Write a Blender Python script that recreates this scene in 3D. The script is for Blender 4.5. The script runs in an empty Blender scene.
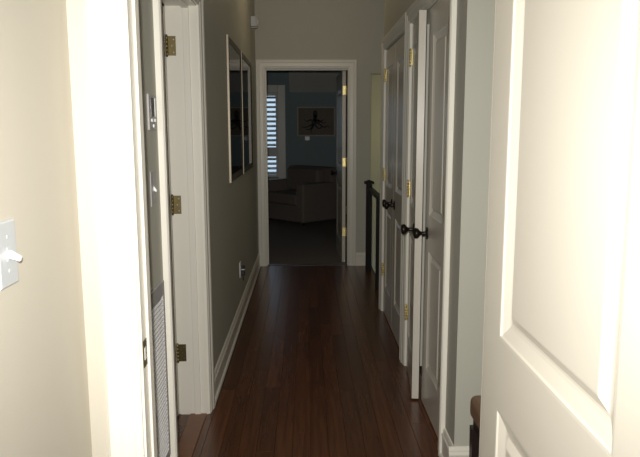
import bpy, bmesh, math, random
from mathutils import Vector, Matrix

random.seed(7)
scene = bpy.context.scene
C = scene.collection
R = math.radians

# ------------------------------------------------------------------ camera
F_PX, PITCH, YAW, ROLL, EYE = 654.3, 0.15027, 0.021444, -0.002278, 1.448
cam_d = bpy.data.cameras.new('camera')
cam_d.sensor_fit = 'HORIZONTAL'
cam_d.sensor_width = 36.0
cam_d.lens = F_PX * 36.0 / 640.0
cam_d.clip_start = 0.02
cam = bpy.data.objects.new('camera', cam_d)
C.objects.link(cam)
cam.matrix_world = (Matrix.Translation((0, 0, EYE)) @ Matrix.Rotation(-YAW, 4, 'Z')
                    @ Matrix.Rotation(math.pi / 2 - PITCH, 4, 'X') @ Matrix.Rotation(ROLL, 4, 'Z'))
scene.camera = cam

# ------------------------------------------------------------------ world, flash, exposure
w = bpy.data.worlds.new('overcast_sky')
scene.world = w
w.use_nodes = True
bg = w.node_tree.nodes['Background']
bg.inputs[0].default_value = (0.62, 0.76, 0.92, 1)
bg.inputs[1].default_value = 1.1

def lamp(name, kind, loc, energy, color, size=0.05, rot=(0, 0, 0), **kw):
    d = bpy.data.lights.new(name, kind)
    d.energy = energy
    d.color = color
    if kind in ('POINT', 'SPOT'):
        d.shadow_soft_size = size
    else:
        d.size = size
    for k, v in kw.items():
        setattr(d, k, v)
    o = bpy.data.objects.new(name, d)
    C.objects.link(o)
    o.location = loc
    o.rotation_euler = rot
    return o

# the photographer's flash, just above the lens
lamp('camera_flash', 'SPOT', (-0.03, 0.02, EYE + 0.06), 212.0, (1.0, 0.965, 0.895), 0.012,
     (math.pi / 2 - PITCH, 0, -YAW), spot_size=R(100), spot_blend=1.0)
# added point light out of view, brightens the stairwell wall
lamp('stairwell_fill', 'POINT', (1.25, 7.3, 1.5), 2.6, (1.0, 0.93, 0.62), 0.15)
# weak fill light added above the frame, lifts the dark far wall
lamp('hall_fill', 'POINT', (0.05, 5.6, 2.7), 2.8, (1.0, 0.77, 0.48), 0.12)

vs = scene.view_settings
vs.view_transform = 'Standard'
vs.look = 'None'
vs.exposure = 0.0
vs.gamma = 1.0
vs.use_curve_mapping = False

# ------------------------------------------------------------------ materials
def newmat(name):
    m = bpy.data.materials.new(name)
    m.use_nodes = True
    nt = m.node_tree
    return m, nt, nt.nodes['Principled BSDF']

def paint(name, col, rough=0.6, var=0.04, scale=6.0, bump=0.0, bscale=300.0, metallic=0.0, spec=0.5):
    m, nt, b = newmat(name)
    N, L = nt.nodes, nt.links
    tc = N.new('ShaderNodeTexCoord')
    no = N.new('ShaderNodeTexNoise')
    no.inputs['Scale'].default_value = scale
    no.inputs['Detail'].default_value = 4
    L.new(tc.outputs['Object'], no.inputs['Vector'])
    rp = N.new('ShaderNodeValToRGB')
    rp.color_ramp.elements[0].color = tuple(c * (1 - var) for c in col) + (1,)
    rp.color_ramp.elements[1].color = tuple(min(1, c * (1 + var)) for c in col) + (1,)
    L.new(no.outputs['Fac'], rp.inputs['Fac'])
    L.new(rp.outputs['Color'], b.inputs['Base Color'])
    b.inputs['Roughness'].default_value = rough
    b.inputs['Metallic'].default_value = metallic
    b.inputs['Specular IOR Level'].default_value = spec
    if bump > 0:
        n2 = N.new('ShaderNodeTexNoise')
        n2.inputs['Scale'].default_value = bscale
        L.new(tc.outputs['Object'], n2.inputs['Vector'])
        bp = N.new('ShaderNodeBump')
        bp.inputs['Strength'].default_value = bump
        bp.inputs['Distance'].default_value = 0.002
        L.new(n2.outputs['Fac'], bp.inputs['Height'])
        L.new(bp.outputs['Normal'], b.inputs['Normal'])
    return m

M = {}
M['cream_wall'] = paint('cream_wall_paint', (0.555, 0.52, 0.445), 0.75, 0.03, 2, 0.15)
M['hall_wall'] = paint('grey_green_wall_paint', (0.505, 0.50, 0.43), 0.6, 0.03, 2, 0.15)
M['blue_wall'] = paint('blue_wall_paint', (0.27, 0.355, 0.38), 0.7, 0.03, 2, 0.1)
M['stair_wall'] = paint('stairwell_wall_paint', (0.62, 0.60, 0.44), 0.7, 0.03, 2, 0.1)
M['ceiling'] = paint('ceiling_paint', (0.78, 0.77, 0.73), 0.85, 0.03, 2, 0.2)
M['trim'] = paint('trim_gloss_paint', (0.82, 0.795, 0.715), 0.34, 0.02, 4)
M['door'] = paint('door_semi_gloss_paint', (0.67, 0.635, 0.56), 0.27, 0.02, 5, 0.05, 120)
M['white_plastic'] = paint('white_plastic', (0.50, 0.53, 0.56), 0.35, 0.02)
M['grey_plastic'] = paint('grey_plastic', (0.40, 0.385, 0.39), 0.4, 0.03)
M['bright_plastic'] = paint('bright_white_plastic', (0.93, 0.94, 0.95), 0.3, 0.01)
M['black_plastic'] = paint('black_plastic', (0.015, 0.014, 0.014), 0.4, 0.1)
M['lcd'] = paint('dark_display', (0.04, 0.035, 0.04), 0.15, 0.1)
M['brass'] = paint('polished_brass', (0.92, 0.78, 0.36), 0.33, 0.06, 40, metallic=1.0)
M['old_brass'] = paint('antique_brass', (0.20, 0.16, 0.075), 0.42, 0.25, 60, metallic=0.9)
M['nickel'] = paint('satin_nickel', (0.42, 0.38, 0.34), 0.35, 0.05, 40, metallic=1.0)
M['bronze'] = paint('oil_rubbed_bronze', (0.022, 0.016, 0.013), 0.32, 0.3, 40, metallic=0.5)
M['iron'] = paint('black_painted_wood', (0.010, 0.009, 0.009), 0.55, 0.3, 20, spec=0.2)
M['silver'] = paint('silver_gilt_edge', (0.52, 0.45, 0.34), 0.4, 0.08, 30, metallic=0.35)
M['dark_frame'] = paint('dark_frame_wood', (0.045, 0.038, 0.03), 0.4, 0.25, 25)
M['mat_board'] = paint('picture_mat', (0.16, 0.15, 0.12), 0.8, 0.05)
M['print'] = paint('dark_blue_print', (0.022, 0.024, 0.032), 0.6, 0.6, 5)
M['canvas'] = paint('brown_canvas', (0.24, 0.20, 0.165), 0.8, 0.15, 9)
M['ink'] = paint('black_ink', (0.012, 0.012, 0.014), 0.6, 0.1)
M['pale_frame'] = paint('pale_wood_frame', (0.50, 0.46, 0.38), 0.5, 0.1, 20)
M['leather'] = paint('brown_leather', (0.22, 0.135, 0.085), 0.45, 0.15, 14, 0.25, 150)
M['dark_wood'] = paint('espresso_wood', (0.022, 0.014, 0.012), 0.35, 0.3, 12)
M['fabric'] = paint('taupe_upholstery', (0.23, 0.195, 0.17), 0.95, 0.08, 20, 0.4, 400)
M['carpet'] = paint('taupe_carpet', (0.22, 0.19, 0.17), 1.0, 0.12, 40, 0.6, 500)
M['subfloor'] = paint('subfloor_boards', (0.05, 0.03, 0.02), 0.9, 0.1)
M['duct'] = paint('duct_grey', (0.36, 0.36, 0.365), 0.7, 0.1)
M['threshold'] = paint('oak_threshold', (0.20, 0.075, 0.03), 0.35, 0.2, 30)
M['slat'] = paint('shutter_paint', (0.85, 0.87, 0.87), 0.5, 0.02)

def wood_floor():
    m, nt, b = newmat('cherry_wood_planks')
    N, L = nt.nodes, nt.links
    tc = N.new('ShaderNodeNewGeometry')
    oi = N.new('ShaderNodeObjectInfo')
    off = N.new('ShaderNodeVectorMath'); off.operation = 'MULTIPLY_ADD'
    L.new(oi.outputs['Random'], off.inputs[0])
    off.inputs[1].default_value = (31, 47, 13)
    L.new(tc.outputs['Position'], off.inputs[2])
    mp = N.new('ShaderNodeMapping')
    mp.inputs['Scale'].default_value = (60, 2.2, 60)
    L.new(off.outputs[0], mp.inputs['Vector'])
    no = N.new('ShaderNodeTexNoise')
    no.inputs['Scale'].default_value = 1.0
    no.inputs['Detail'].default_value = 6
    no.inputs['Distortion'].default_value = 0.6
    L.new(mp.outputs[0], no.inputs['Vector'])
    rp = N.new('ShaderNodeValToRGB')
    rp.color_ramp.elements[0].position = 0.3
    rp.color_ramp.elements[0].color = (0.078, 0.026, 0.011, 1)
    rp.color_ramp.elements[1].position = 0.75
    rp.color_ramp.elements[1].color = (0.150, 0.053, 0.021, 1)
    L.new(no.outputs['Fac'], rp.inputs['Fac'])
    mr = N.new('ShaderNodeMapRange')
    mr.inputs[3].default_value = 0.75
    mr.inputs[4].default_value = 1.25
    L.new(oi.outputs['Random'], mr.inputs[0])
    mul = N.new('ShaderNodeVectorMath'); mul.operation = 'SCALE'
    L.new(rp.outputs['Color'], mul.inputs[0])
    L.new(mr.outputs[0], mul.inputs['Scale'])
    L.new(mul.outputs[0], b.inputs['Base Color'])
    b.inputs['Roughness'].default_value = 0.27
    b.inputs['Specular IOR Level'].default_value = 0.45
    bp = N.new('ShaderNodeBump')
    bp.inputs['Strength'].default_value = 0.12
    bp.inputs['Distance'].default_value = 0.001
    L.new(no.outputs['Fac'], bp.inputs['Height'])
    L.new(bp.outputs['Normal'], b.inputs['Normal'])
    return m
M['floor_wood'] = wood_floor()

def pane_mat(name, tint, gloss):
    m = bpy.data.materials.new(name)
    m.use_nodes = True
    nt = m.node_tree
    nt.nodes.clear()
    out = nt.nodes.new('ShaderNodeOutputMaterial')
    mix = nt.nodes.new('ShaderNodeMixShader')
    fr = nt.nodes.new('ShaderNodeFresnel')
    fr.inputs['IOR'].default_value = gloss
    tr = nt.nodes.new('ShaderNodeBsdfTransparent')
    tr.inputs[0].default_value = tint
    gl = nt.nodes.new('ShaderNodeBsdfGlossy')
    gl.inputs['Roughness'].default_value = 0.03
    nt.links.new(fr.outputs[0], mix.inputs[0])
    nt.links.new(tr.outputs[0], mix.inputs[1])
    nt.links.new(gl.outputs[0], mix.inputs[2])
    nt.links.new(mix.outputs[0], out.inputs[0])
    return m
M['glass'] = pane_mat('clear_glass', (0.95, 0.97, 0.97, 1), 1.45)
M['window_glass'] = pane_mat('window_glass', (0.92, 0.95, 0.96, 1), 1.45)

# ------------------------------------------------------------------ mesh helpers
def box(bm, x0, x1, y0, y1, z0, z1):
    v = [bm.verts.new(p) for p in ((x0, y0, z0), (x1, y0, z0), (x1, y1, z0), (x0, y1, z0),
                                   (x0, y0, z1), (x1, y0, z1), (x1, y1, z1), (x0, y1, z1))]
    for q in ((0, 3, 2, 1), (4, 5, 6, 7), (0, 1, 5, 4), (1, 2, 6, 5), (2, 3, 7, 6), (3, 0, 4, 7)):
        bm.faces.new([v[i] for i in q])

def prism(bm, pts, fn, t0, t1):
    """closed profile pts (u, v), placed by fn(u, v, t) at t0 and t1"""
    a = [bm.verts.new(fn(u, v, t0)) for u, v in pts]
    b = [bm.verts.new(fn(u, v, t1)) for u, v in pts]
    n = len(pts)
    for i in range(n):
        bm.faces.new((a[i], a[(i + 1) % n], b[(i + 1) % n], b[i]))
    bm.faces.new(a[::-1])
    bm.faces.new(b)

def lathe(bm, prof, fn, n=20):
    """prof: (radius, height); fn(x, y, h) -> point"""
    rings = []
    for r, h in prof:
        rings.append([bm.verts.new(fn(r * math.cos(2 * math.pi * k / n), r * math.sin(2 * math.pi * k / n), h))
                      for k in range(n)])
    for a, b in zip(rings, rings[1:]):
        for k in range(n):
            bm.faces.new((a[k], a[(k + 1) % n], b[(k + 1) % n], b[k]))
    bm.faces.new(rings[0][::-1])
    bm.faces.new(rings[-1])

def obj(name, bm, mat, parent=None, smooth=False, bevel=0.0, seg=2):
    bmesh.ops.recalc_face_normals(bm, faces=bm.faces)
    me = bpy.data.meshes.new(name)
    bm.to_mesh(me)
    bm.free()
    me.materials.append(M[mat])
    o = bpy.data.objects.new(name, me)
    C.objects.link(o)
    if parent is not None:
        o.parent = parent
    if smooth:
        me.polygons.foreach_set('use_smooth', [True] * len(me.polygons))
    if bevel > 0:
        mod = o.modifiers.new('bevel', 'BEVEL')
        mod.width = bevel
        mod.segments = seg
        mod.limit_method = 'ANGLE'
    return o

def boxes(name, lst, mat, parent=None, bevel=0.0, seg=2):
    bm = bmesh.new()
    for b in lst:
        box(bm, *b)
    return obj(name, bm, mat, parent, bevel=bevel, seg=seg)

def tag(o, label, cat, group=None, kind=None):
    o['label'] = label
    o['category'] = cat
    if group:
        o['group'] = group
    if kind:
        o['kind'] = kind
    return o

def thing(name, label, cat, loc=(0, 0, 0), rotz=0.0, group=None, kind=None):
    o = bpy.data.objects.new(name, None)
    o.empty_display_size = 0.1
    C.objects.link(o)
    o.location = loc
    o.rotation_euler = (0, 0, rotz)
    return tag(o, label, cat, group, kind)

def struct(name, lst, mat, label, cat, bevel=0.0):
    return tag(boxes(name, lst, mat, bevel=bevel), label, cat, kind='structure')

# casing swept round an opening: a = coordinate along the wall, n = out of the wall
CASING = [(0, 0), (0, .010), (.006, .0125), (.014, .0125), (.019, .016), (.050, .0175), (.056, .0215),
          (.070, .024), (.080, .024), (.087, .019), (.087, 0)]

def casing_mesh(fn, a0, a1, h, prof=CASING, reveal=0.005):
    bm = bmesh.new()
    secs = []
    a0 -= reveal; a1 += reveal; h += reveal
    for k in range(4):
        ring = []
        for u, v in prof:
            a = a0 - u if k < 2 else a1 + u
            z = 0.0 if k in (0, 3) else h + u
            ring.append(bm.verts.new(fn(a, v, z)))
        secs.append(ring)
    n = len(prof)
    for r, s in zip(secs, secs[1:]):
        for i in range(n):
            bm.faces.new((r[i], r[(i + 1) % n], s[(i + 1) % n], s[i]))
    bm.faces.new(secs[0])
    bm.faces.new(secs[-1][::-1])
    return bm

BASE = [(0, 0), (.024, 0), (.024, .006), (.021, .014), (.015, .019), (.013, .019), (.013, .100), (.016, .104),
        (.016, .110), (.010, .118), (.010, .126), (.005, .138), (0, .140)]

def baseboard(name, fn, t0, t1, label):
    bm = bmesh.new()
    prism(bm, BASE, fn, t0, t1)
    return tag(obj(name, bm, 'trim'), label, 'baseboard', kind='structure')

# ------------------------------------------------------------------ levels and planes
CEIL = 2.85
XL, XR = -0.51, 0.612          # hall wall faces
T = 0.115                      # wall thickness
TD = 0.100                     # doorway wall thickness
YD = 1.50                      # doorway wall, face to the camera
YF = 6.90                      # far wall of the hall
YB = 11.2                      # back wall of the far room
DH = 2.04                      # door opening height

# ------------------------------------------------------------------ floors
floor = struct('floor', [(-3.0, 0.66, 1.2, 7.0, -.20, -.016), (0.66, 2.6, 1.2, 5.2, -.20, -.016)],
               'subfloor', 'dark reddish brown wooden plank floor of the hallway', 'floor')
struct('floor_near', [(-.522, 2.6, -2.2, 1.2, -.20, 0.0)], 'carpet', 'carpeted floor of the room by the doorway', 'floor')
struct('floor_far', [(-2.6, 0.60, 7.0, YB, -.20, 0.0), (0.60, 2.6, 8.1, YB, -.20, 0.0)],
       'carpet', 'dark taupe carpet of the blue room behind the far doorway', 'carpet')

bm = bmesh.new()
e = 0.0016
vb = [bm.verts.new(p) for p in ((-.5, -.5, -.015), (.5, -.5, -.015), (.5, .5, -.015), (-.5, .5, -.015))]
vm = [bm.verts.new(p) for p in ((-.5, -.5, -.0012), (.5, -.5, -.0012), (.5, .5, -.0012), (-.5, .5, -.0012))]
vt = [bm.verts.new(p) for p in ((-.485, -.4985, 0), (.485, -.4985, 0), (.485, .4985, 0), (-.485, .4985, 0))]
for a, b in ((vb, vm), (vm, vt)):
    for i in range(4):
        bm.faces.new((a[i], a[(i + 1) % 4], b[(i + 1) % 4], b[i]))
bm.faces.new(vt); bm.faces.new(vb[::-1])
bmesh.ops.recalc_face_normals(bm, faces=bm.faces)
plank_me = bpy.data.meshes.new('plank')
bm.to_mesh(plank_me); bm.free()
plank_me.materials.append(M['floor_wood'])
PW = 0.083
def plank(x, y0, y1):
    o = bpy.data.objects.new('plank', plank_me)
    C.objects.link(o)
    o.parent = floor
    o.location = (x, (y0 + y1) / 2, 0)
    o.scale = (PW - .0006, (y1 - y0) - .0008, 1)
def strip(x, ya, yb):
    y = ya - random.uniform(0, 1.0)
    while y < yb:
        L_ = random.uniform(0.7, 1.7)
        a, b = max(y, ya), min(y + L_, yb)
        if b - a > 0.02:
            plank(x, a, b)
        y += L_
for k in range(14):
    strip(0.68 - PW / 2 - k * PW, 1.2, YF + 0.02)
for k in range(4):
    strip(0.68 - PW / 2 - (14 + k) * PW, 2.3, 3.3)       # through the left doorway
for k in range(8):
    strip(0.68 + PW / 2 + k * PW, 1.2, 2.56)             # vestibule on the right

# ------------------------------------------------------------------ walls
struct('wall_left_near', [(-.645, -.522, -2.2, YD, 0, CEIL)], 'cream_wall',
       'cream painted side wall carrying the switch plate beside the white doorway', 'wall')
struct('wall_doorway', [(-.645, -.405, YD, YD + TD, 0, CEIL), (.470, 2.6, YD, YD + TD, 0, CEIL),
                        (-.405, .470, YD, YD + TD, 2.055, CEIL)], 'cream_wall',
       'cream painted wall around the white cased doorway into the hall', 'wall')
struct('wall_back', [(-.645, 2.6, -2.3, -2.2, 0, CEIL)], 'cream_wall', 'cream wall closing the near room', 'wall')
struct('wall_right_outer', [(2.6, 2.7, -2.3, YB, -2.6, CEIL)], 'cream_wall', 'outer side wall of the house', 'wall')
LY0, LY1, TL, LH = 2.385, 3.20, .138, 2.022   # left doorway
struct('wall_left', [(XL - TL, XL, YD + TD, LY0 - .018, 0, CEIL), (XL - TL, XL, LY1 + .018, YF, 0, CEIL),
                     (XL - TL, XL, LY0 - .018, LY1 + .018, LH + .018, CEIL)], 'hall_wall',
       'grey-green long hall wall with two framed pictures', 'wall')
struct('wall_side_room', [(-3.1, -3.0, YD, 4.4, 0, CEIL), (-3.0, XL - TL, 4.3, 4.4, 0, CEIL),
                          (-3.0, -.645, YD, YD + TD, 0, CEIL)], 'hall_wall',
       'walls of the dim side room through the open left door', 'wall')
A0, A1 = 4.06, 5.10          # far closet opening
B0, B1 = 2.82, 3.86          # near closet opening
j = .018
struct('wall_right', [(XR, XR + T, 2.55, B0 - j, 0, CEIL), (XR, XR + T, B1 + j, A0 - j, 0, CEIL),
                      (XR, XR + T, A1 + j, 5.21, 0, CEIL), (XR, XR + T, B0 - j, B1 + j, DH + j, CEIL),
                      (XR, XR + T, A0 - j, A1 + j, DH + j, CEIL)], 'hall_wall',
       'grey-green hall wall holding both pairs of closet doors', 'wall')
struct('wall_return', [(XR + T, 2.6, 2.55, 2.55 + T, 0, CEIL)], 'hall_wall',
       'pale grey-green wall end behind the brown leather stool', 'wall')
struct('wall_closet', [(1.35, 1.45, 2.55 + T, 5.10, 0, CEIL), (XR + T, 2.6, 5.10, 5.21, -2.6, CEIL),
                       (XR + T, 1.35, 3.91, 4.01, 0, CEIL)], 'hall_wall', 'inner closet walls behind the closet doors', 'wall')
FX0, FX1, FH = -0.415, 0.440, 2.065     # far doorway
struct('wall_far', [(XL - T, FX0 - j, YF, YF + .12, 0, CEIL), (FX1 + j, 0.680, YF, YF + .12, 0, CEIL),
                    (FX0 - j, FX1 + j, YF, YF + .12, FH + j, CEIL), (0.680, 2.6, YF, YF + .12, 2.02, CEIL)],
       'hall_wall', 'grey-green end wall above and beside the far doorway', 'wall')
struct('wall_stairwell', [(0.680, 2.6, 8.0, 8.1, -2.6, CEIL), (0.60, 0.680, YF + .12, 8.1, -2.6, CEIL)],
       'stair_wall', 'pale yellow-green stairwell wall behind the black railing', 'wall')
struct('wall_blue_left', [(-2.7, -2.6, 7.0, YB, 0, CEIL), (-2.7, XL - T, YF, YF + .12, 0, CEIL)],
       'blue_wall', 'blue side wall of the far room', 'wall')
WX0, WX1, WZ0, WZ1 = -1.36, -0.465, 0.645, 2.06
struct('wall_blue_back', [(-2.7, WX0, YB, YB + .15, 0, CEIL), (WX1, 2.7, YB, YB + .15, 0, CEIL),
                          (WX0, WX1, YB, YB + .15, 0, WZ0), (WX0, WX1, YB, YB + .15, WZ1, CEIL),
                          (0.60, 2.6, 8.1, 8.2, 0, CEIL)],
       'blue_wall', 'blue-grey back wall of the far room with shuttered window', 'wall')
struct('ceiling', [(-3.1, 2.7, -2.3, YB + .15, CEIL, CEIL + .1)], 'ceiling', 'off-white ceiling above the hall', 'ceiling')
bm = bmesh.new()
prism(bm, [(YB - 1.1, CEIL), (YB, CEIL), (YB, 2.07)], lambda u, v, t: (t, u, v), -0.265, 2.6)
tag(obj('ceiling_slope', bm, 'ceiling'), 'pale sloped ceiling above the picture in the blue room', 'ceiling', kind='structure')

# stairs going down inside the stairwell
st = thing('trim_1', 'dark wooden stairs going down beside the railing', 'stairs', (0, 0, 0), kind='structure')
for k in range(9):
    boxes('tread', [(0.70, 2.58, 5.25 + k * .27, 5.25 + k * .27 + .30, -.19 * (k + 1) - .03, -.19 * (k + 1))],
          'dark_wood', st, bevel=.004)
boxes('nosing', [(0.681, 0.70, 5.215, 6.89, -.20, 0.0)], 'dark_wood', st)

# ------------------------------------------------------------------ casings, jambs
def trim(name, fn, a0, a1, h, label, k=1.0):
    return tag(obj(name, casing_mesh(fn, a0, a1, h, [(u * k, v) for u, v in CASING]), 'trim'), label, 'door frame', kind='structure')

# doorway of the near room
t1 = trim('trim_2', lambda a, v, z: (a, YD - v, z), -.390, .455, DH, 'bright white moulded casing of the nearest doorway', .92)
boxes('jamb', [(-.405, -.390, YD, YD + TD, 0, DH), (.455, .470, YD, YD + TD, 0, DH),
               (-.405, .470, YD, YD + TD, DH, DH + .015)], 'trim', t1)
boxes('door_stop', [(-.390, -.384, YD + .045, YD + .08, 0, DH), (.444, .455, YD + .045, YD + .08, 0, DH)], 'trim', t1, bevel=.002)
obj('back_casing', casing_mesh(lambda a, v, z: (a, YD + TD + v * .8, z), -.390, .455, DH), 'trim', t1)
sp = boxes('strike_plate', [(-.3905, -.3880, YD + .004, YD + .036, .885, .950)], 'old_brass', t1)
boxes('latch_hole', [(-.3885, -.3873, YD + .012, YD + .026, .902, .932)], 'bright_plastic', sp)

# left doorway
t2 = trim('trim_3', lambda a, v, z: (XL + v, a, z), LY0, LY1, LH, 'white moulded casing around the open left doorway')
boxes('jamb', [(XL - TL, XL, LY0 - .018, LY0, 0, LH), (XL - TL, XL, LY1, LY1 + .018, 0, LH),
               (XL - TL, XL, LY0 - .018, LY1 + .018, LH, LH + .018)], 'trim', t2)
boxes('door_stop', [(-.575, -.545, LY1 - .012, LY1, 0, LH), (-.575, -.545, LY0, LY0 + .012, 0, LH),
                    (-.575, -.545, LY0 + .012, LY1 - .012, LH - .012, LH)], 'trim', t2, bevel=.002)
obj('back_casing', casing_mesh(lambda a, v, z: (XL - TL - v, a, z), LY0, LY1, LH), 'trim', t2)
boxes('threshold', [(-.60, -.515, LY0, LY1, 0, .006)], 'threshold', t2, bevel=.003)

# closets
t3 = trim('trim_4', lambda a, v, z: (XR - v, a, z), B0, B1, DH, 'white moulded casing of the near closet opening')
boxes('jamb', [(XR, XR + T, B0 - j, B0, 0, DH), (XR, XR + T, B1, B1 + j, 0, DH), (XR, XR + T, B0 - j, B1 + j, DH, DH + j)], 'trim', t3)
t4 = trim('trim_5', lambda a, v, z: (XR - v, a, z), A0, A1, DH, 'white moulded casing of the far closet opening by the railing')
boxes('jamb', [(XR, XR + T, A0 - j, A0, 0, DH), (XR, XR + T, A1, A1 + j, 0, DH), (XR, XR + T, A0 - j, A1 + j, DH, DH + j)], 'trim', t4)
# far doorway
t5 = trim('trim_6', lambda a, v, z: (a, YF - v, z), FX0, FX1, FH, 'white moulded casing of the doorway into the blue room')
boxes('jamb', [(FX0 - j, FX0, YF, YF + .12, 0, FH), (FX1, FX1 + j, YF, YF + .12, 0, FH), (FX0 - j, FX1 + j, YF, YF + .12, FH, FH + j)], 'trim', t5)
boxes('door_stop', [(FX0, FX0 + .012, YF + .04, YF + .07, 0, FH), (FX0 + .012, FX1, YF + .04, YF + .07, FH - .012, FH)], 'trim', t5)
boxes('threshold', [(FX0, FX1, YF + .02, YF + .06, 0, .006)], 'dark_wood', t5)

# ------------------------------------------------------------------ baseboards
baseboard('baseboard_left', lambda u, v, t: (XL + u, t, v), LY1 + .093, YF, 'white stepped baseboard along the picture wall')
baseboard('baseboard_left_near', lambda u, v, t: (XL + u, t, v), YD + TD + .02, LY0 - .093, 'white baseboard under the return air grille')
baseboard('baseboard_right', lambda u, v, t: (XR - u, t, v), 2.55, B0 - .093, 'short white baseboard beside the near closet casing')
baseboard('baseboard_return', lambda u, v, t: (t, 2.55 - u, v), XR - .024, 2.6, 'white baseboard behind the brown leather stool')
baseboard('baseboard_far', lambda u, v, t: (t, YF - u, v), FX1 + .093, .679, 'short white baseboard between far doorway and newel post')
baseboard('baseboard_blue', lambda u, v, t: (t, YB - u, v), -2.6, 2.6, 'white baseboard of the blue room')

# ------------------------------------------------------------------ doors
RINGS = [(0, 0), (.006, .0005), (.010, .004), (.034, .0125), (.041, .0140), (.046, .0140), (.064, .005), (.067, .0045)]

def leaf(parent, wd, h, t, panels, z0=.010, face=1, scale=1.0, mat='door'):
    """leaf in x 0..wd, shown face at y=0; thickness to y = face*t"""
    bm = bmesh.new()
    xs = sorted({0, wd} | {p[0] for p in panels} | {p[1] for p in panels})
    zs = sorted({z0, z0 + h} | {p[2] for p in panels} | {p[3] for p in panels})
    inside = lambda x, z: any(p[0] < x < p[1] and p[2] < z < p[3] for p in panels)
    for yy in (0, face * t):
        for a, b in zip(xs, xs[1:]):
            for c, d in zip(zs, zs[1:]):
                if not inside((a + b) / 2, (c + d) / 2):
                    bm.faces.new([bm.verts.new(p) for p in ((a, yy, c), (b, yy, c), (b, yy, d), (a, yy, d))])
    for q in (((0, z0), (wd, z0)), ((wd, z0), (wd, z0 + h)), ((wd, z0 + h), (0, z0 + h)), ((0, z0 + h), (0, z0))):
        (a, c), (b, d) = q
        bm.faces.new([bm.verts.new(p) for p in ((a, 0, c), (b, 0, d), (b, face * t, d), (a, face * t, c))])
    bmesh.ops.remove_doubles(bm, verts=bm.verts, dist=1e-5)
    o = obj('leaf', bm, mat, parent)
    for (x0, x1, c0, c1) in panels:
        bm = bmesh.new()
        for side in (0, 1):
            prev = None
            for ins, dep in RINGS:
                ins *= scale
                y = face * dep if side == 0 else face * (t - dep)
                ring = [bm.verts.new(p) for p in ((x0 + ins, y, c0 + ins), (x1 - ins, y, c0 + ins),
                                                  (x1 - ins, y, c1 - ins), (x0 + ins, y, c1 - ins))]
                if prev:
                    for i in range(4):
                        bm.faces.new((prev[i], prev[(i + 1) % 4], ring[(i + 1) % 4], ring[i]))
                prev = ring
            bm.faces.new(prev)
        # tie both faces together with the rim so normals are consistent
        bm.verts.ensure_lookup_table()
        n = len(bm.verts) // 2
        for i in range(4):
            bm.faces.new((bm.verts[i], bm.verts[(i + 1) % 4], bm.verts[n + (i + 1) % 4], bm.verts[n + i]))
        obj('panel', bm, mat, parent)
    return o

def knob(parent, x, z, y, ydir, mat='bronze'):
    """knob whose axis leaves the leaf along y*ydir"""
    fn = lambda a, b, h: (x + a, y + ydir * h, z + b)
    bm = bmesh.new()
    lathe(bm, [(.012, .004), (.010, .012), (.009, .024), (.0095, .032), (.014, .038), (.024, .046), (.0275, .053),
               (.0275, .060), (.024, .066), (.012, .069), (.002, .0695)], fn, 24)
    k = obj('knob', bm, mat, parent, smooth=True)
    bm = bmesh.new()
    lathe(bm, [(.032, 0), (.0325, .003), (.030, .006), (.018, .008), (.012, .009)], fn, 24)
    obj('rosette', bm, mat, k, smooth=True)
    return k

def hinge(parent, x, y, z, mat, leaf_box=None):
    """barrel at (x, y), centre height z, with knuckle grooves, finials and optional leaf plate"""
    bm = bmesh.new()
    hh = .046
    prof = [(.002, -hh - .006), (.0045, -hh - .004), (.0045, -hh)]
    for k in range(5):
        a = -hh + k * 2 * hh / 5
        b = a + 2 * hh / 5
        prof += [(.0052, a + .0004), (.0065, a + .001), (.0065, b - .001), (.0052, b - .0004)]
    prof += [(.0045, hh), (.0045, hh + .004), (.002, hh + .006)]
    lathe(bm, prof, lambda a, b, h: (x + a, y + b, z + h), 12)
    o = obj('hinge', bm, mat, parent, smooth=True)
    if leaf_box:
        x0, x1, y0, y1 = leaf_box
        boxes('hinge_leaf', [(x0, x1, y0, y1, z - .045, z + .045)], mat, o, bevel=.0006, seg=1)
    return o

HZ = (.345, 1.10, 1.855)
# near door, folded back towards the camera
d1 = thing('door_1', 'cream panelled door swung open beside the brown leather stool', 'door', (.417, 1.476, 0), R(-90), kind='structure')
leaf(d1, .80, 2.02, .035, [(.117, .648, .21, .842), (.117, .648, 1.000, 1.88)])
for z in HZ:
    hinge(d1, 0.0, .042, z, 'old_brass')
knob(d1, .735, .93, 0, -1); knob(d1, .735, .93, .035, 1)

# left door, swung into the side room
d2 = thing('door_2', 'white door swung into the dim side room behind the left doorway', 'door', (-.656, 3.155, 0), R(180), kind='structure')
leaf(d2, .80, 2.005, .035, [(.117, .683, .21, .842), (.117, .683, 1.018, 1.88)], face=-1)
for z in (.330, 1.085, 1.840):
    h = hinge(d2, -.004, -.040, z, 'old_brass')
    boxes('hinge_leaf', [(-.045, -.004, -.0455, -.043, z - .045, z + .045)], 'old_brass', h, bevel=.0006, seg=1)
    bm = bmesh.new()
    for dx, dz in ((-.034, .03), (-.026, 0), (-.034, -.03)):
        lathe(bm, [(.004, 0), (.0035, .001), (.001, .0012)], lambda a, b, hh: (dx + a, -.043 + hh, z + dz + b), 10)
    obj('screw', bm, 'nickel', h)
knob(d2, .735, .93, 0, 1)

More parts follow.
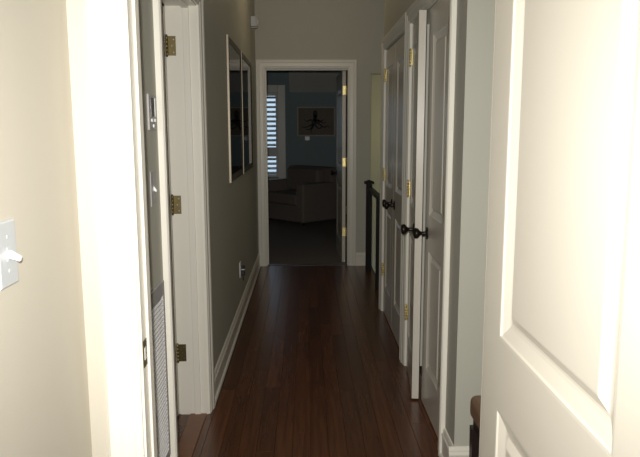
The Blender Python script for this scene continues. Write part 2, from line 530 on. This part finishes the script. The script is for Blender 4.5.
# closet pairs
LW = .513
CP = [(.105, LW - .105, .22, .842), (.105, LW - .105, 1.018, 1.90)]
def closet_leaf(name, label, y, far, ajar=0.0):
    d = thing(name, label, 'door', (XR + .003, y, 0), R(-90 - ajar) if far else R(90 + ajar), kind='structure')
    f = 1 if far else -1
    leaf(d, LW, 2.02, .036, CP, face=f, scale=.75)
    for z in HZ:
        hinge(d, -.003, -f * .0105, z, 'brass', (-.0035, .022, -f * .003, 0) if f < 0 else (-.0035, .022, -.003, 0))
    knob(d, LW - .062, .925, 0, -f)
    return d
closet_leaf('door_3', 'closet leaf standing slightly ajar into the hall, its edge showing', B1 - .003, True, 5.6)
closet_leaf('door_4', 'closed closet leaf hinged beside the short baseboard', B0 + .003, False)
closet_leaf('door_5', 'closed closet leaf hinged next to the stair railing', A1 - .003, True)
closet_leaf('door_6', 'closed closet leaf between the railing leaf and the ajar leaf', A0 + .003, False)

# far door, open into the blue room
d7 = thing('door_7', 'panelled door standing open inside the blue room', 'door', (.390, YF + .125, 0), R(90 + 2.0), kind='structure')
leaf(d7, .80, 2.045, .036, [(.117, .683, .21, .842), (.117, .683, 1.018, 1.88)], face=-1)
for z in HZ:
    h = hinge(d7, -.006, -.040, z, 'brass')
    boxes('hinge_leaf', [(-.003, -.0005, -.036, -.004, z - .045, z + .045)], 'brass', h)
knob(d7, .738, .945, 0, 1)
knob(d7, .738, .945, -.036, -1)

# ------------------------------------------------------------------ near light switch (on X=-.53 facing +X)
def wall_switch(name, label, x, y, z, mat, tog_mat, cat='light switch', hw=.035, hh=.0575, toggle=True):
    t = thing(name, label, cat, (x, y, z))
    bm = bmesh.new()
    fn = lambda u, v, k: (k, u, v)
    prev = None
    for ins, d in ((0, 0), (0, .0035), (.003, .006)):
        ring = [bm.verts.new((d, sy * (hw - ins), sz * (hh - ins))) for sy, sz in ((-1, -1), (1, -1), (1, 1), (-1, 1))]
        if prev:
            for i in range(4):
                bm.faces.new((prev[i], prev[(i + 1) % 4], ring[(i + 1) % 4], ring[i]))
        else:
            bm.faces.new(ring[::-1])
        prev = ring
    bm.faces.new(prev)
    pl = obj('plate', bm, mat, t)
    if toggle:
        bm = bmesh.new()
        prism(bm, [(0, -.012), (.0015, -.012), (.0015, .012), (0, .012)], lambda u, v, k: (.006 + u, k, v), -.006, .006)
        tg = obj('toggle_bezel', bm, mat, t)
        bm = bmesh.new()
        prism(bm, [(0, -.006), (.020, -.013), (.022, -.005), (.004, .006), (0, .006)], lambda u, v, k: (.006 + u, k, v), -.0042, .0042)
        obj('toggle', bm, tog_mat, t, bevel=.001)
    for s in (-1, 1):
        bm = bmesh.new()
        lathe(bm, [(.0035, 0), (.0033, .001), (.001, .0014)], lambda a, b, h: (.006 + h, a, s * .030 + b), 12)
        obj('screw', bm, 'white_plastic', t)
    return t
wall_switch('light_switch', 'white toggle switch plate on the cream near wall', -.522, 1.126, 1.236, 'white_plastic', 'bright_plastic')
hs = wall_switch('light_switch', 'narrow grey switch plate under the thermostat on the left wall', XL, 2.19, 1.255, 'grey_plastic', 'bright_plastic')
hs.scale = (.45, 1, 1)

# thermostat
t = thing('thermostat', 'small wall thermostat with dark display above the grey switch plate', 'thermostat', (XL, 2.205, 1.505))
boxes('body', [(0, .007, -.055, .055, -.058, .058)], 'grey_plastic', t, bevel=.002)
boxes('display', [(.007, .0085, -.030, .018, -.014, .046)], 'lcd', t)
boxes('display_highlight', [(.007, .0095, .019, .034, -.014, .046)], 'bright_plastic', t)  # white strip stands in for the highlight beside the screen
for y, z in ((-.022, -.026), (.022, -.026), (.0, -.044)):
    boxes('button', [(.007, .0105, y - .008, y + .008, z - .005, z + .005)], 'bright_plastic', t, bevel=.001)

# return air grille
GY0, GY1, GZ0, GZ1 = 1.86, 2.262, .27, .925
g = thing('return_air_grille', 'tall white louvred return air grille low on the left wall', 'vent', (XL, (GY0 + GY1) / 2, GZ0))
w2, gh = (GY1 - GY0) / 2, GZ1 - GZ0
fr = boxes('frame', [(0, .009, -w2, -w2 + .03, 0, gh), (0, .009, w2 - .022, w2, 0, gh),
                     (0, .009, -w2 + .03, w2 - .022, 0, .03), (0, .009, -w2 + .03, w2 - .022, gh - .05, gh)], 'grey_plastic', g, bevel=.002)
boxes('backing', [(.0002, .0015, -w2 + .03, w2 - .022, .03, gh - .05)], 'duct', g)
n = 36
bm = bmesh.new()
prism(bm, [(.0015, .000), (.0015, .004), (.0085, .0015), (.0085, -.002)], lambda u, v, k: (u, k, v), -w2 + .03, w2 - .022)
louver0 = obj('louver', bm, 'bright_plastic', g)
pitch = (gh - .085) / n
louver0.location = (0, 0, .033)
for k in range(1, n):
    o = louver0.copy(); C.objects.link(o); o.location = (0, 0, .033 + k * pitch)

# ------------------------------------------------------------------ framed pictures on the left wall
def wall_picture(label, y0, y1, z0, z1):
    t = thing('framed_picture', label, 'picture', (XL, (y0 + y1) / 2, z0))
    hw, h = (y1 - y0) / 2, z1 - z0
    bm = bmesh.new()
    prof = [(0, 0), (0, .014), (.006, .017), (.016, .017), (.040, .015), (.046, .012), (.046, 0)]
    secs = []
    for sy, sz in ((-1, 0), (1, 0), (1, 1), (-1, 1)):
        ring = []
        for u, v in prof:
            ring.append(bm.verts.new((v, sy * (hw - u), (u if sz == 0 else h - u))))
        secs.append(ring)
    n = len(prof)
    for k in range(4):
        r, s = secs[k], secs[(k + 1) % 4]
        for i in range(n):
            bm.faces.new((r[i], r[(i + 1) % n], s[(i + 1) % n], s[i]))
    f = obj('frame', bm, 'dark_frame', t)
    boxes('gilt_edge', [(.003, .0155, -hw - .003, -hw + .001, -.003, h + .003), (.003, .0155, hw - .001, hw + .003, -.003, h + .003),
                        (.003, .0150, -hw + .001, hw - .001, -.003, .001), (.003, .0150, -hw + .001, hw - .001, h - .001, h + .003)],
          'silver', f)
    boxes('mat_board', [(.003, .006, -hw + .04, hw - .04, .04, h - .04)], 'mat_board', t)
    boxes('print', [(.006, .0075, -hw + .11, hw - .11, .12, h - .12)], 'print', t)
    boxes('glass', [(.010, .0115, -hw + .042, hw - .042, .042, h - .042)], 'glass', t)
    return t
wall_picture('large framed dark print nearer the left doorway on the hall wall', 4.36, 5.20, 1.10, 2.05)
wall_picture('large framed dark print nearer the far doorway on the hall wall', 5.26, 6.16, 1.10, 2.05)

# ------------------------------------------------------------------ motion detector
t = thing('motion_detector', 'small white corner motion detector high above the far doorway', 'detector', (XL + .033, 6.40, 2.385), R(90))
bm = bmesh.new()
prism(bm, [(-.032, .032), (-.032, -.012), (-.012, -.032), (.022, -.032), (.032, -.022), (.032, .032)],
      lambda u, v, k: (u, v, k), .022, .115)
obj('body', bm, 'white_plastic', t, bevel=.004)
boxes('lens', [(-.020, .018, -.0345, -.031, .045, .085)], 'bright_plastic', t, bevel=.001)
boxes('bracket', [(-.030, .022, -.025, .032, .006, .018)], 'grey_plastic', t, bevel=.002)

# ------------------------------------------------------------------ outlet and plug-in
t = thing('wall_outlet', 'white outlet plate low on the left wall past the pictures', 'outlet', (XL, 4.94, .385))
boxes('plate', [(0, .006, -.037, .037, -.058, .058)], 'bright_plastic', t, bevel=.0015)
for s in (-1, 1):
    boxes('socket', [(.006, .0075, -.016, .016, s * .020 - .013, s * .020 + .013)], 'white_plastic', t)
t = thing('plug_adapter', 'black plug adapter hanging in the low outlet', 'plug', (XL + .0075, 4.94, .385))
boxes('body', [(0, .030, -.020, .020, -.045, .028)], 'black_plastic', t, bevel=.004)
boxes('band', [(.004, .0312, -.021, .021, .000, .006)], 'bright_plastic', t)
bm = bmesh.new()
lathe(bm, [(.004, -.085), (.004, -.045)], lambda a, b, h: (.015 + a, b, h), 8)
obj('cable', bm, 'black_plastic', t)

# ------------------------------------------------------------------ stair railing
t = thing('stair_railing', 'black square newel post with short handrail at the stairwell edge', 'railing', (.645, 6.66, 0))
boxes('newel_post', [(-.029, .029, -.029, .029, 0, .90)], 'iron', t, bevel=.002)
bm = bmesh.new()
for ins, z in ((0, 0),):
    box(bm, -.048, .048, -.048, .048, .900, .920)
v = [bm.verts.new(p) for p in ((-.048, -.048, .920), (.048, -.048, .920), (.048, .048, .920), (-.048, .048, .920), (0, 0, .940))]
for i in range(4):
    bm.faces.new((v[i], v[(i + 1) % 4], v[4]))
bm.faces.new(v[:4])
obj('newel_cap', bm, 'iron', t)
boxes('handrail', [(-.020, .030, -1.44, -.030, .835, .870)], 'iron', t, bevel=.006)
boxes('guard_post', [(-.012, .018, -.82, -.79, 0, .835)], 'iron', t, bevel=.002)
boxes('wall_block', [(-.018, .018, -1.452, -1.40, .81, .835)], 'iron', t)

# ------------------------------------------------------------------ leather stool in the vestibule
t = thing('leather_stool', 'brown leather topped stool with dark legs behind the open near door', 'stool', (.842, 2.18, 0))
bm = bmesh.new()
box(bm, -.215, .215, -.215, .215, .345, .437)
obj('seat', bm, 'leather', t, bevel=.026, seg=4)
boxes('apron', [(-.20, .20, -.20, .20, .305, .347)], 'dark_wood', t, bevel=.003)
for sx in (-1, 1):
    for sy in (-1, 1):
        bm = bmesh.new()
        a, b = .016, .022
        lo = [bm.verts.new((sx * .190 + p * a, sy * .190 + q * a, 0)) for p, q in ((-1, -1), (1, -1), (1, 1), (-1, 1))]
        hi = [bm.verts.new((sx * .188 + p * b, sy * .188 + q * b, .31)) for p, q in ((-1, -1), (1, -1), (1, 1), (-1, 1))]
        for i in range(4):
            bm.faces.new((lo[i], lo[(i + 1) % 4], hi[(i + 1) % 4], hi[i]))
        bm.faces.new(lo[::-1]); bm.faces.new(hi)
        obj('leg', bm, 'dark_wood', t)

# ------------------------------------------------------------------ window with plantation shutters
bm = bmesh.new()
cw = .125
for (a, b, c, d) in ((WX0 - cw, WX0, WZ0 - .02, WZ1 + cw), (WX1, WX1 + cw, WZ0 - .02, WZ1 + cw), (WX0, WX1, WZ1, WZ1 + cw)):
    box(bm, a, b, YB - .022, YB, c, d)
wn = tag(obj('window_1', bm, 'trim', bevel=.004), 'shuttered window in the blue wall beside the sofa', 'window', kind='structure')
boxes('sill', [(WX0 - cw - .02, WX1 + cw + .02, YB - .06, YB + .04, WZ0 - .05, WZ0 - .02)], 'trim', wn, bevel=.004)
boxes('sash', [(WX0, WX0 + .04, YB + .09, YB + .12, WZ0, WZ1), (WX1 - .04, WX1, YB + .09, YB + .12, WZ0, WZ1),
               (WX0 + .04, WX1 - .04, YB + .09, YB + .12, WZ0, WZ0 + .05), (WX0 + .04, WX1 - .04, YB + .09, YB + .12, WZ1 - .05, WZ1),
               (WX0 + .04, WX1 - .04, YB + .09, YB + .12, 1.33, 1.37)], 'trim', wn)
boxes('pane', [(WX0 + .04, WX1 - .04, YB + .103, YB + .107, WZ0 + .05, 1.33)], 'window_glass', wn)
boxes('pane', [(WX0 + .04, WX1 - .04, YB + .103, YB + .107, 1.37, WZ1 - .05)], 'window_glass', wn)
mid = (WX0 + WX1) / 2
for (a, b) in ((WX0 + .003, mid - .001), (mid + .001, WX1 - .003)):
    sh = boxes('shutter_frame', [(a, a + .035, YB + .005, YB + .033, WZ0, WZ1), (b - .035, b, YB + .005, YB + .033, WZ0, WZ1),
                                 (a + .035, b - .035, YB + .005, YB + .033, WZ0, WZ0 + .03),
                                 (a + .035, b - .035, YB + .005, YB + .033, WZ1 - .04, WZ1)], 'slat', wn)
    boxes('mid_rail', [(a + .035, b - .035, YB + .005, YB + .033, 0.992, 1.150)], 'slat', sh)
    n = 17
    s0 = None
    for k in range(n):
        z = WZ0 + .03 + (k + .5) * (WZ1 - WZ0 - .07) / n
        if 1.03 < z < 1.15:
            continue
        if s0 is None:
            bm = bmesh.new()
            prism(bm, [(-.034, 0), (-.02, .004), (.02, .004), (.034, 0), (.02, -.004), (-.02, -.004)],
                  lambda u, v, t: (t, u * .80 - v * .60, u * .60 + v * .80), a + .036, b - .036)
            s0 = obj('slat', bm, 'slat', sh)
            o = s0
        else:
            o = s0.copy(); C.objects.link(o)
        o.location = (0, YB + .02, z)
    boxes('tilt_rod', [((a + b) / 2 - .005, (a + b) / 2 + .005, YB - .018, YB - .010, WZ0 + .06, WZ1 - .07)], 'slat', sh)

# ------------------------------------------------------------------ picture of a sea creature in the blue room
px0, px1, pz0, pz1 = -.142, .50, 1.335, 1.825
t = thing('framed_picture', 'pale framed brown picture of a black many-armed creature on the blue wall', 'picture', ((px0 + px1) / 2, YB, pz0))
hw, h = (px1 - px0) / 2, pz1 - pz0
boxes('frame', [(-hw, -hw + .022, -.03, 0, 0, h), (hw - .022, hw, -.03, 0, 0, h), (-hw + .022, hw - .022, -.03, 0, 0, .022),
                (-hw + .022, hw - .022, -.03, 0, h - .022, h)], 'pale_frame', t, bevel=.002)
cv = boxes('canvas', [(-hw + .022, hw - .022, -.018, -.001, .022, h - .022)], 'canvas', t)
bm = bmesh.new()
def blob(cx, cz, rx, rz, n=20):
    vs_ = [bm.verts.new((cx + rx * math.cos(2 * math.pi * k / n), -.0186, cz + rz * math.sin(2 * math.pi * k / n))) for k in range(n)]
    wv = [bm.verts.new((v.co.x, -.0181, v.co.z)) for v in vs_]
    bm.faces.new(vs_); bm.faces.new(wv[::-1])
    for k in range(n):
        bm.faces.new((vs_[k], vs_[(k + 1) % n], wv[(k + 1) % n], wv[k]))
def arm(pts, w0):
    m = 22
    L_ = []
    for i in range(m):
        s = i / (m - 1) * (len(pts) - 1)
        k = min(int(s), len(pts) - 2)
        f = s - k
        p = [pts[max(k - 1, 0)], pts[k], pts[k + 1], pts[min(k + 2, len(pts) - 1)]]
        c = [.5 * (2 * p[1][d] + (p[2][d] - p[0][d]) * f + (2 * p[0][d] - 5 * p[1][d] + 4 * p[2][d] - p[3][d]) * f * f
                   + (3 * p[1][d] - p[0][d] - 3 * p[2][d] + p[3][d]) * f ** 3) for d in (0, 1)]
        L_.append(c)
    pr = None
    for i, c in enumerate(L_):
        a, b = L_[max(i - 1, 0)], L_[min(i + 1, m - 1)]
        dx, dz = b[0] - a[0], b[1] - a[1]
        l = math.hypot(dx, dz) or 1
        w_ = w0 * (1 - .85 * i / (m - 1)) / 2
        q = [bm.verts.new((c[0] - dz / l * w_, -.0185, c[1] + dx / l * w_)), bm.verts.new((c[0] + dz / l * w_, -.0185, c[1] - dx / l * w_))]
        if pr:
            bm.faces.new((pr[0], pr[1], q[1], q[0]))
        pr = q
blob(-.015, .37, .040, .065)
blob(-.018, .30, .032, .06)
blob(-.025, .24, .055, .045)
for pts in ([(-.03, .25), (-.10, .27), (-.16, .25), (-.20, .28)], [(-.03, .23), (-.10, .18), (-.18, .15), (-.26, .16)],
            [(-.03, .22), (-.06, .15), (-.09, .09), (-.07, .06)], [(-.02, .22), (.0, .16), (.05, .13), (.09, .15), (.08, .18)],
            [(0, .24), (.06, .20), (.13, .15), (.20, .17), (.22, .13)], [(0, .26), (.07, .25), (.12, .22), (.17, .24)],
            [(.02, .28), (.06, .24), (.10, .26), (.14, .28)], [(-.04, .21), (-.09, .13), (-.14, .11), (-.17, .12)]):
    arm(pts, .034)
obj('creature_print', bm, 'ink', cv)

t = thing('switch_plate', 'small white wall plate just below the picture frame', 'wall plate', (.028, YB, 1.296))
boxes('plate', [(-.038, .038, -.006, 0, -.030, .034)], 'bright_plastic', t, bevel=.001)
for s in (-1, 1):
    boxes('rocker', [(s * .018 - .011, s * .018 + .011, -.012, -.006, -.012, .022)], 'bright_plastic', t, bevel=.001)

# ------------------------------------------------------------------ sofa in the blue room
so = thing('sofa', 'taupe upholstered sofa with square arms by the shuttered window', 'sofa', (-.045, 9.72, 0), R(-48))
# local: front along -x, y to the rear; near arm's front corner at the origin
SW, SD = 1.10, .86
for ax in (-.17, -SW):
    boxes('arm', [(ax, ax + .17, 0, SD - .02, .05, .64)], 'fabric', so, bevel=.035, seg=4)
boxes('base', [(-SW + .17, -.17, .03, SD - .02, .05, .30)], 'fabric', so, bevel=.01)
boxes('backrest', [(-SW + .02, -.02, SD - .24, SD, .30, .86)], 'fabric', so, bevel=.05, seg=4)
boxes('seat_cushion', [(-SW + .175, -.175, .01, SD - .25, .302, .47)], 'fabric', so, bevel=.035, seg=4)
boxes('back_cushion', [(-SW + .175, -.175, SD - .40, SD - .23, .472, .84)], 'fabric', so, bevel=.05, seg=4)
for fx in (-.06, -SW + .06):
    for fy in (.06, SD - .08):
        bm = bmesh.new()
        lathe(bm, [(.018, 0), (.028, .05)], lambda a, b, h: (fx + a, fy + b, h), 12)
        obj('foot', bm, 'dark_wood', so)
